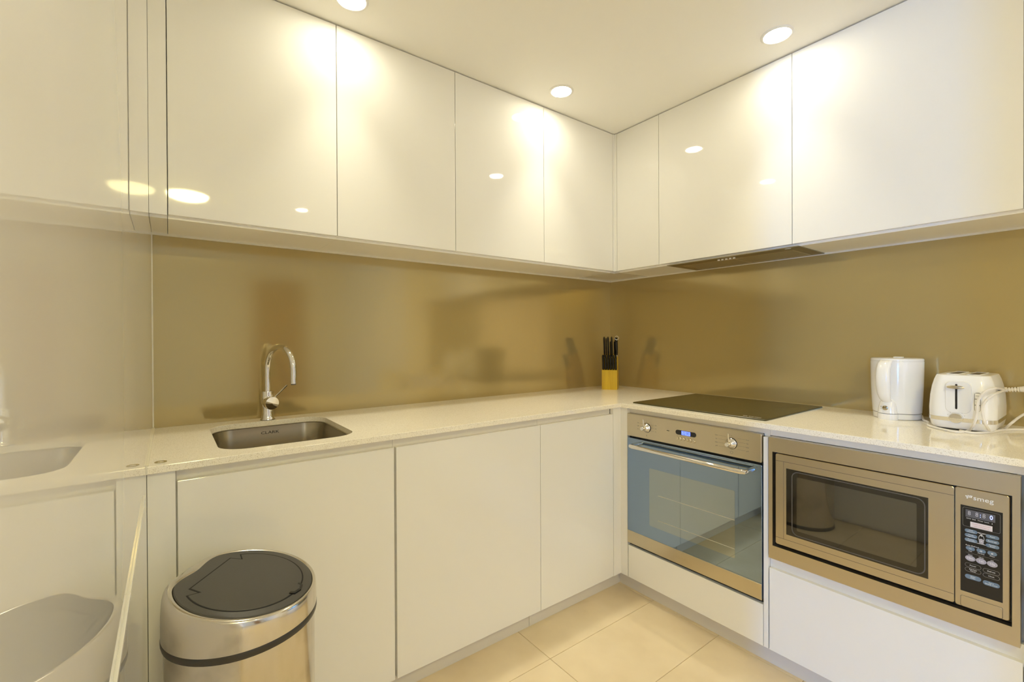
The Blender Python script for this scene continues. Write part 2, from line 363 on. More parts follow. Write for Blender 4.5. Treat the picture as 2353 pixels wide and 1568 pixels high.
# tap
FX, FY = -1.987, -0.056
fc = thing('kitchen_tap', 'chrome gooseneck mixer tap with pin lever standing behind the sink', 'tap', (FX, FY, HC))
obj('base', lathe([(0.0245, 0), (0.0245, 0.003), (0.0225, 0.006), (0.0195, 0.022), (0.0185, 0.040), (0.0185, 0.052)], (FX, FY, HC), k=32), 'chrome', fc, True)
obj('base_seal', lathe([(0.0252, 0), (0.0252, 0.002), (0.0, 0.002)], (FX, FY, HC-0.0005), k=32), 'black', fc)
obj('body', lathe([(0.0185, 0.048), (0.022, 0.056), (0.0225, 0.070), (0.0205, 0.083)], (FX, FY, HC), k=32), 'chrome', fc, True)
obj('collar', lathe([(0.0185, 0.080), (0.0225, 0.081), (0.0228, 0.083), (0.0228, 0.105), (0.0222, 0.107), (0.010, 0.107)], (FX, FY, HC), k=32), 'chrome', fc, True)
ca = Vector((0.22, -1, -0.05)).normalized()
cc = Vector((FX+0.003, FY-0.006, HC+0.066))
ct = obj('cartridge', lathe([(0.020, 0.0), (0.0235, 0.004), (0.0245, 0.012), (0.0245, 0.030), (0.0235, 0.0325), (0.0, 0.0335)], cc, ca, 32), 'chrome', fc, True)
l0 = cc+ca*0.018+Vector((0.012, 0, 0.018)); l1 = l0+Vector((0.040, -0.020, 0.046))
obj('lever', tube([l0, l0.lerp(l1, 0.5), l1], [0.0022, 0.0026, 0.0032], 10), 'chrome', fc, True)
sa = math.radians(20); sd = Vector((math.sin(sa), -math.cos(sa), 0)); R_ = 0.085; zc = 1.055
path = [Vector((FX, FY, HC+0.10)), Vector((FX, FY, 0.99)), Vector((FX, FY, 1.03))]
path += [Vector((FX, FY, zc))+sd*(R_-R_*math.cos(t))+Vector((0, 0, R_*math.sin(t))) for t in [PI*i/20 for i in range(21)]]
path += [path[-1]+Vector((0, 0, -0.02)), path[-1]+Vector((0, 0, -0.046))]
sp = obj('spout', tube(path, 0.0105, 20), 'chrome', fc, True)
obj('aerator', lathe([(0.0085, -0.004), (0.0085, 0.003)], path[-1], k=20), 'darkgrey', sp)

# flat metal ring by the tall panel
rg = obj('metal_ring', bmesh.new() if False else frame(ell(-2.300, -0.563, 0.0125, 0.0125, 28), ell(-2.300, -0.563, 0.0072, 0.0072, 28), fZ, HC, HC+0.0012), 'sinksteel')
tag(rg, 'small flat steel ring lying on the bench corner', 'ring')

# ------------------------------------------------------------------ base cabinets, back run
def base_A(x0, x1, label, dx0, dx1):
    t = thing('base_cabinet', label, 'cabinet', ((x0+x1)/2, -0.30, 0.0))
    obj('carcass', boxes([((x0, -0.565, ZK), (x0+0.016, -0.012, HC-TC-0.0005)), ((x1-0.016, -0.565, ZK), (x1, -0.012, HC-TC-0.0005)),
                          ((x0, -0.565, ZK), (x1, -0.012, ZK+0.016)), ((x0, -0.02, ZK), (x1, -0.012, HC-TC-0.0005))]), 'carcass', t)
    obj('finger_rail', boxes([((x0+0.0005, -0.566, ZT-0.03), (x1-0.0005, -0.550, HC-TC-0.0005))], 0.0006), 'rail', t)
    obj('door', box((dx0, -Q1, ZK), (dx1, -Q1+0.019, ZT), 0.0009), 'gloss', t)
    return t
base_A(-2.2700, -1.7060, 'gloss white base cabinet under the sink, behind the bin', -2.2675, -1.7085)
base_A(-1.7055, -1.0960, 'gloss white base cabinet right of the sink cabinet', -1.7008, -1.0962)
base_A(-1.0955, -0.6590, 'narrow gloss white base cabinet beside the inner corner', -1.0940, -0.6595)
f = obj('filler_panel', box((LX+0.0005, -Q1, ZK), (-2.2708, -Q1+0.02, HC-TC-0.0005), 0.0008), 'gloss'); tag(f, 'white filler strip between sink cabinet door and tall panel', 'panel')
bm = boxes([((-0.6575, -Q1, ZK), (-Q2, -Q1+0.019, HC-TC-0.0005)), ((-Q2, -0.6245, ZK), (-Q2+0.019, -Q1+0.019, HC-TC-0.0005))])
f = obj('corner_post', bm, 'gloss'); tag(f, 'white L-shaped corner filler between oven and base cabinets', 'panel')
# kickboards
K1, K2 = 0.545, 0.566
for a, c, lb in ((LX+0.0005, -1.1245, 'pale grey kickboard below sink cabinet and its neighbour'), (-1.1225, -K2, 'short pale grey kickboard below the narrow corner cabinet')):
    tag(obj('kickboard', box((a, -K1, 0), (c, -K1+0.014, ZK+0.01), 0.0006), 'kick'), lb, 'kickboard')
tag(obj('kickboard', box((-K2, -2.45, 0), (-K2+0.014, -K1+0.014, ZK+0.01), 0.0006), 'kick'), 'long pale grey kickboard below the oven and microwave', 'kickboard')

# ------------------------------------------------------------------ oven housing and oven (right run)
oc = thing('oven_cabinet', 'white oven housing with plain white drawer front below oven', 'cabinet', (-0.31, -0.92, 0))
obj('carcass', boxes([((-0.565, -0.6265, ZK), (-0.012, -0.612, HC-TC-0.0005)), ((-0.012, -1.2385, ZK), (-0.008, -0.612, HC-TC-0.0005)), ((-0.565, -1.2385, ZK), (-0.012, -0.6265, ZK+0.016)), ((-0.565, -1.2385, 0.205), (-0.012, -0.6265, 0.221))]), 'carcass', oc)
obj('side_stile', box((-Q2, -1.2390, ZK), (-0.012, -1.2235, 0.8160), 0.0008), 'gloss', oc)
obj('finger_rail', box((-0.588, -1.2392, 0.8165), (-0.565, -0.6250, HC-TC-0.0005)), 'rail', oc)
obj('drawer_front', box((-Q2, -1.2215, ZK), (-Q2+0.019, -0.6290, 0.2200), 0.0009), 'gloss', oc)
OF = 0.612
ov = thing('oven', 'built-in steel oven with blue-grey glass door and bar handle', 'oven', (-0.31, -0.924, 0.2212))
obj('body', box((-0.592, -1.2195, 0.2215), (-0.06, -0.6290, 0.8240)), 'black', ov)
cp = obj('control_panel', prism(rrect(-1.2195, -0.6280, 0.7228, 0.8238, 0.004, 3), fB, 0.590, OF, bev=0.0012), 'steel', ov)
dr = obj('door', prism(rrect(-1.2203, -0.6298, 0.2360, 0.7142, 0.004, 3), fB, 0.594, OF, bev=0.001), 'ovglass', ov, label='blue-grey reflective glass door')
obj('window', prism(rrect(-1.1243, -0.7480, 0.3480, 0.5990, 0.006, 3), fB, OF-0.001, OF+0.0003), 'ovwin', dr)
for z in (0.490, 0.383): obj('rack', box((-OF-0.0006, -1.1235, z-0.0012), (-OF, -0.793, z+0.0012)), 'rack', dr)
obj('steel_strip', prism(rect(-1.2199, -0.6302, 0.2362, 0.2925), fB, OF-0.001, OF+0.0018, bev=0.0006), 'steel', dr)
text('lettering', 'smeg', 0.019, XB, YB, (-OF-0.0019, -0.905, 0.2640), 'steel_h', dr, 0.0004, sx=1.5)
hz, hx = 0.688, OF+0.046
hp = [(-OF, -0.677, hz), (-OF-0.028, -0.677, hz), (-OF-0.041, -0.680, hz), (-OF-0.046, -0.692, hz), (-hx, -0.93, hz), (-hx, -1.166, hz), (-OF-0.041, -1.178, hz), (-OF-0.028, -1.181, hz), (-OF, -1.181, hz)]
obj('handle', tube(hp, 0.0088, 16), 'chrome', dr, True, 'polished steel bar handle')
for ky in (-0.735, -1.1124):
    kn = obj('knob', lathe([(0.0195, 0), (0.0195, 0.003), (0.0165, 0.006), (0.0115, 0.016), (0.0085, 0.018), (0.0085, 0.034), (0.0072, 0.036), (0.0, 0.036)], (-OF, ky, 0.7725), (-1, 0, 0), 28), 'chrome', cp, True)
    obj('lever', tube([(-OF-0.020, ky, 0.779), (-OF-0.0225, ky, 0.797), (-OF-0.0235, ky, 0.812)], [0.0026, 0.0026, 0.0028], 10), 'chrome', kn, True)
    obj('shadow_ring', lathe([(0.0212, 0), (0.0212, 0.0008), (0.0, 0.0008)], (-OF, ky, 0.7725), (-1, 0, 0), 28), 'black', kn)
dp = obj('display', prism(rrect(-0.9700, -0.8780, 0.7690, 0.7880, 0.0094, 6), fB, OF-0.001, OF+0.0008), 'blackgloss', cp)
obj('lit_window', prism(rect(-0.9445, -0.9055, 0.7705, 0.7865), fB, OF+0.0005, OF+0.0010), 'blue_led', dp)
text('digits', '22:00', 0.0165, XB, YB, (-OF-0.00105, -0.925, 0.7785), 'blackgloss', dp, sx=0.85)
for i in range(6):
    obj('button', lathe([(0.0062, 0), (0.0062, 0.004), (0.0050, 0.0055), (0.0, 0.0058)], (-OF, -0.886-0.0149*i, 0.7525), (-1, 0, 0), 16), 'steel', cp, True)
    text('symbol', 'oxo-+*'[i], 0.006, XB, YB, (-OF-0.0002, -0.886-0.0149*i, 0.7640), 'grey', cp)
obj('indicator', box((-OF-0.0006, -0.848, 0.7760), (-OF, -0.836, 0.7785)), 'black', cp)
for ky, sy in ((-0.735, 0.050), (-1.1124, 0.066)):
    k = 3 if sy < 0.06 else 4
    for i in range(k):
        for s in (-1, 1):
            z0 = 0.7725+(i-(k-1)/2)*0.0135+0.002
            y0, y1 = ky-s*0.022, ky-s*sy*0.78
            obj('scale_line', box((-OF-0.0003, min(y0, y1), z0-0.0003), (-OF, max(y0, y1), z0+0.0003)), 'grey', cp)
            text('scale_mark', ('50', '100', '150', '200', '75', '125', '175', '250')[i+(0 if s < 0 else 4)] if sy < 0.06 else ('grill', 'bake', 'fan', 'base')[i], 0.0058, XB, YB, (-OF-0.0002, ky-s*(sy*0.78+0.007), z0), 'grey', cp)
    text('symbol', 'o', 0.006, XB, YB, (-OF-0.0002, ky, 0.8015), 'grey', cp)
    obj('symbol', frame(ell(ky, 0.739, 0.0055, 0.0055, 16), ell(ky, 0.739, 0.0045, 0.0045, 16), fB, OF, OF+0.0003) if sy > 0.06 else box((-OF-0.0003, ky-0.0012, 0.735), (-OF, ky+0.0012, 0.742)), 'grey', cp)

# ------------------------------------------------------------------ microwave cabinet and microwave
mc = thing('microwave_cabinet', 'white cabinet housing the microwave above a deep white drawer', 'cabinet', (-0.31, -1.54, 0))
obj('carcass', boxes([((-0.570, -1.2545, ZK), (-0.012, -1.2398, HC-TC-0.0005)), ((-0.570, -1.8390, ZK), (-0.012, -1.8240, HC-TC-0.0005)), ((-0.012, -1.8390, ZK), (-0.008, -1.2395, HC-TC-0.0005)), ((-0.588, -1.824, ZK), (-0.012, -1.2545, ZK+0.016)), ((-0.588, -1.824, 0.385), (-0.012, -1.2545, 0.401))]), 'carcass', mc)
obj('finger_rail', box((-0.588, -1.8390, 0.8215), (-0.572, -1.2397, HC-TC-0.0005)), 'rail', mc)
obj('finger_rail', box((-0.5905, -1.8385, 0.345), (-0.570, -1.2400, 0.4000)), 'rail', mc)
obj('drawer_front', box((-Q2, -1.8370, ZK), (-Q2+0.019, -1.2430, 0.3605), 0.0009), 'gloss', mc)
MF = 0.6166
mw = thing('microwave', 'built-in steel microwave with dark window and black keypad', 'microwave', (-0.31, -1.54, 0.4012))
obj('trim_frame', frame(rect(-1.8335, -1.2452, 0.4002, 0.8205), rect(-1.8197, -1.2581, 0.4461, 0.7712), fB, 0.590, MF), 'steel_h', mw, label='wide brushed steel trim frame')
obj('body', box((-0.595, -1.8185, 0.4475), (-0.10, -1.2590, 0.7700)), 'black', mw)
MD = MF-0.004
dm = obj('door', prism(rrect(-1.7147, -1.2659, 0.4558, 0.7668, 0.006, 4), fB, 0.594, MD, bev=0.0012), 'steel', mw)
for z in (0.4795, 0.7430): obj('groove', box((-MD-0.0002, -1.7140, z-0.0006), (-MD+0.001, -1.2665, z+0.0006)), 'darkgrey', dm)
for y in (-1.2925, ): obj('groove', box((-MD-0.0002, y-0.0005, 0.4795), (-MD+0.001, y+0.0005, 0.7430)), 'darkgrey', dm)
wd = obj('window', prism(rect(-1.6628, -1.3008, 0.4980, 0.7220), fB, MD-0.001, MD+0.0006), 'mwglass', dm, label='dark glass window')
obj('window_border', frame(rrect(-1.6570, -1.3175, 0.5030, 0.7170, 0.02, 5), rrect(-1.6545, -1.3200, 0.5055, 0.7145, 0.018, 5), fB, MD+0.0004, MD+0.0009), 'darkgrey', wd)
obj('perforated_screen', prism(rrect(-1.6385, -1.3330, 0.5200, 0.7000, 0.004, 3), fB, MD+0.0004, MD+0.0008), 'mwscreen', wd)
cpn = obj('control_panel', prism(rrect(-1.8152, -1.7162, 0.4550, 0.7685, 0.006, 4), fB, 0.594, MD, bev=0.0012), 'steel', mw)
kp = obj('keypad', prism(rect(-1.8036, -1.7270, 0.4968, 0.7235), fB, MD-0.001, MD+0.0008), 'blackgloss', cpn, label='black keypad panel')
obj('keypad_edge', frame(rect(-1.8044, -1.7262, 0.4960, 0.7243), rect(-1.8036, -1.7270, 0.4968, 0.7235), fB, MD, MD+0.0011), 'steel', cpn)
op = obj('door_button', prism(rrect(-1.8032, -1.7275, 0.4562, 0.4838, 0.004, 3), fB, MD-0.001, MD+0.0016, bev=0.0008), 'steel', cpn)
obj('groove', frame(rrect(-1.8040, -1.7267, 0.4554, 0.4846, 0.004, 3), rrect(-1.8032, -1.7275, 0.4562, 0.4838, 0.004, 3), fB, MD-0.001, MD+0.0002), 'darkgrey', cpn)
text('lettering', 'smeg', 0.0165, XB, YB, (-MD-0.0003, -1.7690, 0.7462), 'print', cpn, 0.0003, sx=1.10)
for (a, c) in ((0, 1), (1, 1), (2, 1), (0.5, 2), (1.5, 2), (0, 0), (-0.6, 1.5), (2.3, 2)):
    obj('logo_dot', prism(ell(-1.7395-0.0036*a, 0.7433+0.0033*c, 0.0015, 0.0014, 10), fB, MD, MD+0.0004), 'print', cpn)
KD = MD+0.0008
def kb(y0, y1, z0, z1, m, txt, sz=0.0048, r=None, outline=False):
    r = r or (z1-z0)/2-0.0001
    lp = rrect(y0, y1, z0, z1, r, 5)
    if outline:
        o = obj('key', frame(lp, rrect(y0+0.0006, y1-0.0006, z0+0.0006, z1-0.0006, r-0.0006, 5), fB, KD, KD+0.0003), m, kp)
    else: o = obj('key', prism(lp, fB, KD-0.0002, KD+0.0004), m, kp)
    if txt: text('lettering', txt, sz, XB, YB, (-KD-0.0005, (y0+y1)/2, (z0+z1)/2), 'print', o, 0.0001, sx=1.15)
obj('display', prism(rect(-1.7905, -1.7365, 0.6940, 0.7135), fB, KD-0.0002, KD+0.0003), 'lcd', kp)
obj('display_border', frame(rrect(-1.7995, -1.7310, 0.6690, 0.7185, 0.004, 4), rrect(-1.7990, -1.7315, 0.6695, 0.7180, 0.0038, 4), fB, KD, KD+0.0003), 'grey', kp)
for y, ch, mm in ((-1.7435, '8', 'seg'), (-1.7575, '8', 'seg'), (-1.7640, ':', 'blue_lit'), (-1.7705, '8', 'seg'), (-1.7835, '0', 'blue_lit')):
    text('digit', ch, 0.0155, XB, YB, (-KD-0.0004, y, 0.7045), mm, kp, 0.0001, sx=0.8)
for y, s in ((-1.7425, 'M/W'), (-1.7525, 'Def.'), (-1.7640, 'Timer'), (-1.7755, 'Lock'), (-1.7850, 'g')): text('lettering', s, 0.0036, XB, YB, (-KD-0.0003, y, 0.6905), 'print', kp, 0.0001, sx=1.2)
stk = obj('sticker', prism(rect(-1.7855, -1.7455, 0.6700, 0.6835), fB, KD-0.0002, KD+0.0005), 'sticker', kp, label='pale sticker with red print')
for z, s in ((0.6792, 'The protective film on the control panel'), (0.6742, 'must be removed for display look')): text('lettering', s, 0.0022, XB, YB, (-KD-0.0006, -1.7655, z), 'red', stk, 0.0001, sx=0.92)
for i, s in enumerate(('Dish\nWarmer', 'Fresh\nVegetable', 'Frozen\nVegetable')): kb(-1.7585, -1.7350, 0.6585-0.0118*i-0.0045, 0.6585-0.0118*i+0.0045, 'btnblue', s, 0.0038)
for i, s in enumerate(('Pasta', 'Beverage', 'Frozen\nPizza')): kb(-1.7975, -1.7735, 0.6565-0.0118*i-0.0045, 0.6565-0.0118*i+0.0045, 'btnblue', s, 0.0038)
kb(-1.7710, -1.7605, 0.6310, 0.6600, 'print', None, outline=True)
obj('key', prism(rrect(-1.7700, -1.7615, 0.6322, 0.6450, 0.004, 5), fB, KD-0.0002, KD+0.0004), 'btngrey', kp)
text('lettering', '+', 0.009, XB, YB, (-KD-0.0003, -1.7658, 0.6525), 'print', kp, 0.0001); text('lettering', '-', 0.009, XB, YB, (-KD-0.0005, -1.7658, 0.6395), 'print', kp, 0.0001)
text('lettering', 'Auto Defrost', 0.0042, XB, YB, (-KD-0.0003, -1.7490, 0.6205), 'print', kp, 0.0001, sx=1.1)
for z0, ya, yb in ((0.6205, -1.7965, -1.7625), (0.6010, -1.7965, -1.7365)): obj('rule', box((-KD-0.0003, ya, z0-0.0002), (-KD, yb, z0+0.0002)), 'grey', kp)
for i, s in enumerate(('Fish', 'Poultry', 'Meat')):
    y = -1.7455-0.0198*i; z = 0.6130+0.0007*i
    kb(y-0.0085, y+0.0085, z-0.0048, z+0.0048, 'btnblue', '~oe'[i], 0.008); text('lettering', s, 0.0038, XB, YB, (-KD-0.0003, y, z-0.0072), 'print', kp, 0.0001, sx=1.1)
    z = 0.5872
    text('lettering', ('Hour', '10min', 'min')[i], 0.0036, XB, YB, (-KD-0.0003, y, z+0.0093), 'print', kp, 0.0001, sx=1.1)
    o = obj('key', prism(ell(y, z, 0.0096, 0.0072, 24), fB, KD-0.0002, KD+0.0004), 'btngrey', kp)
    text('lettering', ('10m', '1m', '10s')[i], 0.0072, XB, YB, (-KD-0.0005, y, z), 'print', o, 0.0001)
for i, s in enumerate(('Power', 'Kitchen\nTimer')): kb(-1.7655, -1.7355, 0.5690-0.0120*i-0.0053, 0.5690-0.0120*i+0.0053, 'grey', s, 0.004, outline=True)
for i, s in enumerate(('Defrost', 'Clock')): kb(-1.7985, -1.7685, 0.5670-0.0120*i-0.0053, 0.5670-0.0120*i+0.0053, 'grey', s, 0.004, outline=True)
kb(-1.7655, -1.7355, 0.5330, 0.5445, 'btnblue', 'Stop/\nClear', 0.0038); kb(-1.7985, -1.7685, 0.5300, 0.5415, 'btnblue', 'Start/\nSpeedy Cook', 0.0036)

# next cabinet, seen only as a sliver with its hinges
nc = thing('base_cabinet', 'white base cabinet with exposed hinges beyond the microwave', 'cabinet', (-0.31, -2.14, 0))
obj('carcass', boxes([((-0.5905, -1.8555, ZK), (-0.012, -1.8395, HC-TC-0.0005)), ((-0.588, -2.449, ZK), (-0.012, -2.434, HC-TC-0.0005)), ((-0.588, -2.434, ZK), (-0.012, -1.8555, ZK+0.016)), ((-0.030, -2.449, ZK), (-0.012, -1.8555, HC-TC-0.0005))]), 'carcass', nc)
obj('finger_rail', box((-0.588, -2.448, ZT-0.03), (-0.572, -1.8560, HC-TC-0.0005)), 'rail', nc)
for z in (0.745, 0.535): obj('hinge', boxes([((-0.615, -1.8480, z-0.018), (-0.590, -1.8400, z+0.018)), ((-0.622, -1.852, z-0.010), (-0.600, -1.8440, z+0.010))], 0.001), 'darkgrey', nc)
obj('door', box((-Q2-0.012, -2.447, ZK), (-Q2+0.007, -1.8570, ZT), 0.0009), 'gloss', nc)

# ------------------------------------------------------------------ wall cabinets
def wall_A(x0, x1, label):
    t = thing('wall_cabinet', label, 'cabinet', ((x0+x1)/2, -0.14, ZS_))
    obj('carcass', box((x0, -U1+0.0195, ZS_), (x1, -0.0005, ZC-0.003)), 'carcass', t)
    obj('door', box((x0+0.001, -U1, ZD), (x1-0.001, -U1+0.019, ZC-0.005), 0.0008), 'gloss', t)
def wall_B(y0, y1, label, d0=None, d1_=None):
    t = thing('wall_cabinet', label, 'cabinet', (-0.14, (y0+y1)/2, ZS_))
    obj('carcass', box((-U2+0.0195, y0, ZS_), (-0.0005, y1, ZC-0.003)), 'carcass', t)
    obj('door', box((-U2, (d0 or y0)+0.001, ZD), (-U2+0.019, (d1_ or y1)-0.001, ZC-0.005), 0.0008), 'gloss', t)
f = obj('filler_panel', boxes([((LX+0.0005, -U1, ZD-0.002), (-2.2835, -U1+0.019, ZC-0.002)), ((LX+0.0005, -U1+0.019, ZS_), (-2.2835, -0.0005, ZC-0.003))]), 'gloss'); tag(f, 'white filler strip between wall cabinets and tall panel', 'panel')
wall_A(-2.2820, -1.7920, 'glossy white wall cabinet beside the tall panel, above the sink')
wall_A(-1.7915, -1.3020, 'glossy white wall cabinet second from the tall panel')
wall_A(-1.3015, -0.8050, 'glossy white wall cabinet third from the tall panel, with lamp reflections')
wall_A(-0.8045, -0.2975, 'glossy white wall cabinet on sink wall reaching the inner corner')
wall_B(-0.5670, -0.2960, 'narrow glossy white wall cabinet between inner corner and rangehood')
wall_B(-1.1890, -0.5675, 'glossy white wall cabinet directly above the rangehood')
wall_B(-1.8095, -1.1895, 'glossy white wall cabinet above the kettle and toaster')
wall_B(-2.44, -1.8115, 'white wall cabinet beyond the toaster, past the cooktop wall units')
bm = boxes([((-0.2965, -U1, ZD-0.001), (-U2, -U1+0.010, ZC-0.003)), ((-U2, -0.2950, ZD-0.001), (-U2+0.010, -U1, ZC-0.003)), ((-0.2970, -U1+0.0195, ZS_), (-0.0005, -0.0005, ZC-0.003)), ((-U2+0.0195, -0.2955, ZS_), (-0.0005, -U1+0.0195, ZC-0.003))])
f = obj('corner_post', bm, 'gloss'); tag(f, 'slim white corner filler where the two rows of wall cabinets meet', 'panel')

# ------------------------------------------------------------------ rangehood
rh = thing('rangehood', 'slim steel rangehood with mesh filters set under the wall cabinet', 'rangehood', (-0.147, -0.91, 1.520))
HY0, HY1, HX0, HX1, HZ = -1.2100, -0.6110, 0.012, 0.2795, 1.5275
obj('frame', frame(rect(-HX1, -HX0, HY0, HY1), rect(-0.212, -0.030, HY0+0.045, HY1-0.045), fZ, HZ, ZS_-0.0002), 'hoodsteel', rh)
for a, c in ((HY0+0.045, -0.9125), (-0.9115, HY1-0.045)):
    fp = obj('filter', box((-0.212, a, HZ+0.0005), (-0.030, c, ZS_-0.0003)), 'filter', rh)
    obj('filter_rim', frame(rect(-0.212, -0.030, a, c), rect(-0.206, -0.036, a+0.005, c-0.005), fZ, HZ-0.0006, HZ+0.001), 'steel', fp)
obj('catch', box((-0.214, -0.955, HZ-0.0018), (-0.196, -0.870, HZ+0.0005), 0.0005), 'steel', rh)
for i in range(5): obj('button', box((-0.246, -0.8650-0.018*i, HZ-0.006), (-0.238, -0.8570-0.018*i, HZ+0.0005), 0.0008), 'white', rh)
obj('lamp', prism(ell(-0.262, -1.165, 0.006, 0.012), fZ, HZ-0.001, HZ+0.0005), 'whitem', rh)
text('lettering', 'smeg', 0.013, (0, -1, 0), (-1, 0, 0), (-0.262, -0.675, HZ-0.0002), 'black', rh, 0.0001, sx=1.3)

# ------------------------------------------------------------------ cooktop
hb = thing('cooktop', 'black ceramic glass cooktop set flush on the bench', 'cooktop', (-0.313, -0.923, HC))
obj('glass', prism(rrect(-0.5735, -0.0520, -1.2170, -0.6290, 0.004, 3), fZ, HC, HC+0.0055, bev=0.002), 'hob', hb)
for cx, cy, r in ((-0.17, -0.78, 0.072), (-0.17, -1.07, 0.090), (-0.43, -0.78, 0.090), (-0.43, -1.05, 0.072)):
    obj('cooking_zone', frame(ell(cx, cy, r, r, 48), ell(cx, cy, r-0.0010, r-0.0010, 48), fZ, HC+0.0050, HC+0.00565), 'hobmark', hb)
text('lettering', 'smeg  touch control', 0.008, (0, -1, 0), (1, 0, 0), (-0.545, -1.155, HC+0.0056), 'print', hb, 0.0001)
for i in range(5): obj('touch_mark', prism(ell(-0.515, -1.01-0.035*i, 0.004, 0.004, 12), fZ, HC+0.0050, HC+0.00565), 'hobmark', hb)

# ------------------------------------------------------------------ downlights
def downlight(x, y, label):
    t = thing('downlight', label, 'light', (x, y, ZC-0.004), 'recessed ceiling downlights')
    bm = bmesh.new()
    k = 40; prof = [(0.056, 0.0), (0.056, -0.002), (0.052, -0.0045), (0.047, -0.0045), (0.045, -0.003)]
    loft(bm, [ringpts((x, y, ZC+h), (0, 0, 1), r, k) for r, h in prof], False, False)
    obj('trim_ring', bm, 'whitem', t, True)
    obj('lens', lathe([(0.0455, -0.0028), (0.038, -0.0042), (0.0, -0.0050)], (x, y, ZC), k=k), 'lamp', t, True)
    bd = bpy.data.lights.new('beam', 'AREA'); bo = bpy.data.objects.new('beam', bd); COL.objects.link(bo); bo.parent = t
    bd.shape = 'DISK'; bd.size = 0.076; bd.energy = BEAM; bd.color = LAMP_COL; bd.spread = math.radians(62); bo.location = (0, 0, -0.0025)
downlight(-1.785, -0.4304, 'recessed round downlight above the sink wall cabinets')
downlight(-0.828, -0.4304, 'recessed round downlight near the inner corner of the ceiling')
downlight(-0.4426, -1.2017, 'recessed round downlight above the cooktop wall cabinets')
downlight(-1.34, -2.90, 'recessed round downlight by the timber door')
oy = thing('ceiling_lamp', 'round opal ceiling lamp near the doorway', 'light', (-2.16, -2.90, ZC-0.06))
obj('rim', lathe([(0.15, 0), (0.15, -0.02), (0.14, -0.022), (0.0, -0.022)], (-2.16, -2.90, ZC), k=40), 'whitem', oy, True)
obj('dome', lathe([(0.135, -0.021), (0.125, -0.04), (0.09, -0.054), (0.04, -0.06), (0.0, -0.061)], (-2.16, -2.90, ZC), k=40), 'lamp2', oy, True)

# ------------------------------------------------------------------ bin
BX, BY = -2.150, -0.790
bn = thing('rubbish_bin', 'round stainless steel touch bin with dark lid before the sink cabinet', 'bin', (BX, BY, 0))
obj('body', lathe([(0.1445, 0.004), (0.1455, 0.02), (0.1465, 0.530), (0.140, 0.532)], (BX, BY, 0), k=64), 'binsteel', bn, True)
obj('foot_ring', lathe([(0.1465, 0), (0.1485, 0.003), (0.1485, 0.018), (0.1455, 0.021)], (BX, BY, 0), k=64), 'band', bn, True)
zb = 0.5325
obj('rubber_band', lathe([(0.1465, -0.001), (0.1505, 0.0), (0.1515, 0.004), (0.1515, 0.0125), (0.1500, 0.0150), (0.145, 0.0155)], (BX, BY, zb), k=64), 'band', bn, True)
LXc, LYc, LZ, LR, TX, TY = -2.144, -0.791, 0.6195, 0.135, -0.15, 0.117
hd = math.atan2(0.117, -0.15)       # hinge side of the lid
def lidpt(r, a, dz=0.0):
    x, y = r*math.cos(a), r*math.sin(a); return (LXc+x, LYc+y, LZ+TX*x+TY*y+dz)
def dip(a):                          # the lid outline steps in beside the hinge
    d = abs((a-hd+PI) % (2*PI)-PI); t = max(0.0, 1-d/0.62); return 0.020*(t*t*(3-2*t))
N = 96; loops = []
for s in (0, 0.15, 0.3, 0.45, 0.6, 0.72, 0.82, 0.90, 0.96, 1.0):
    lp = []
    for i in range(N):
        a = 2*PI*i/N; r1 = LR+0.003-(0.020 if False else dip(a))
        b0 = Vector((BX+0.1510*math.cos(a), BY+0.1510*math.sin(a), zb+0.0150)); t1 = Vector(lidpt(r1, a, 0.001))
        fr = math.sin(s*PI/2)**1.0; fh = 1-(1-s)**1.0
        c_ = 1-math.sqrt(max(0, 1-s**2.6))
        p = b0.lerp(t1, 0); q = Vector((b0.x+(t1.x-b0.x)*c_, b0.y+(t1.y-b0.y)*c_, b0.z+(t1.z-b0.z)*math.sin(s*PI/2)))
        lp.append(q)
    loops.append(lp)
lp = [Vector(lidpt(LR-0.001-dip(2*PI*i/N), 2*PI*i/N, -0.004)) for i in range(N)]
loops.append(lp)
bm = bmesh.new(); loft(bm, loops, False, False); obj('lid_housing', bm, 'binsteel', bn, True, 'domed polished steel lid housing', 60)
bm = bmesh.new()
loft(bm, [[Vector(lidpt(LR-0.0005-dip(2*PI*i/N)-g_, 2*PI*i/N, dz)) for i in range(N)] for g_, dz in ((0, -0.006), (0, 0.0), (0.002, 0.0015))], False, True)
ldo = obj('lid_surround', bm, 'lid', bn, True)
# flap: D-shaped, straight at the hinge with two little notches
fl_pts = []
for i in range(61):
    a = hd+math.radians(53)+math.radians(254)*i/60; fl_pts.append((0.1135*math.cos(a), 0.1135*math.sin(a)))
hv = Vector((math.cos(hd), math.sin(hd))); hs = Vector((-hv.y, hv.x))
for u, s in ((0.053, -0.072), (0.080, -0.067), (0.080, 0.067), (0.053, 0.072)):
    fl_pts.append(tuple(hv*u+hs*s))
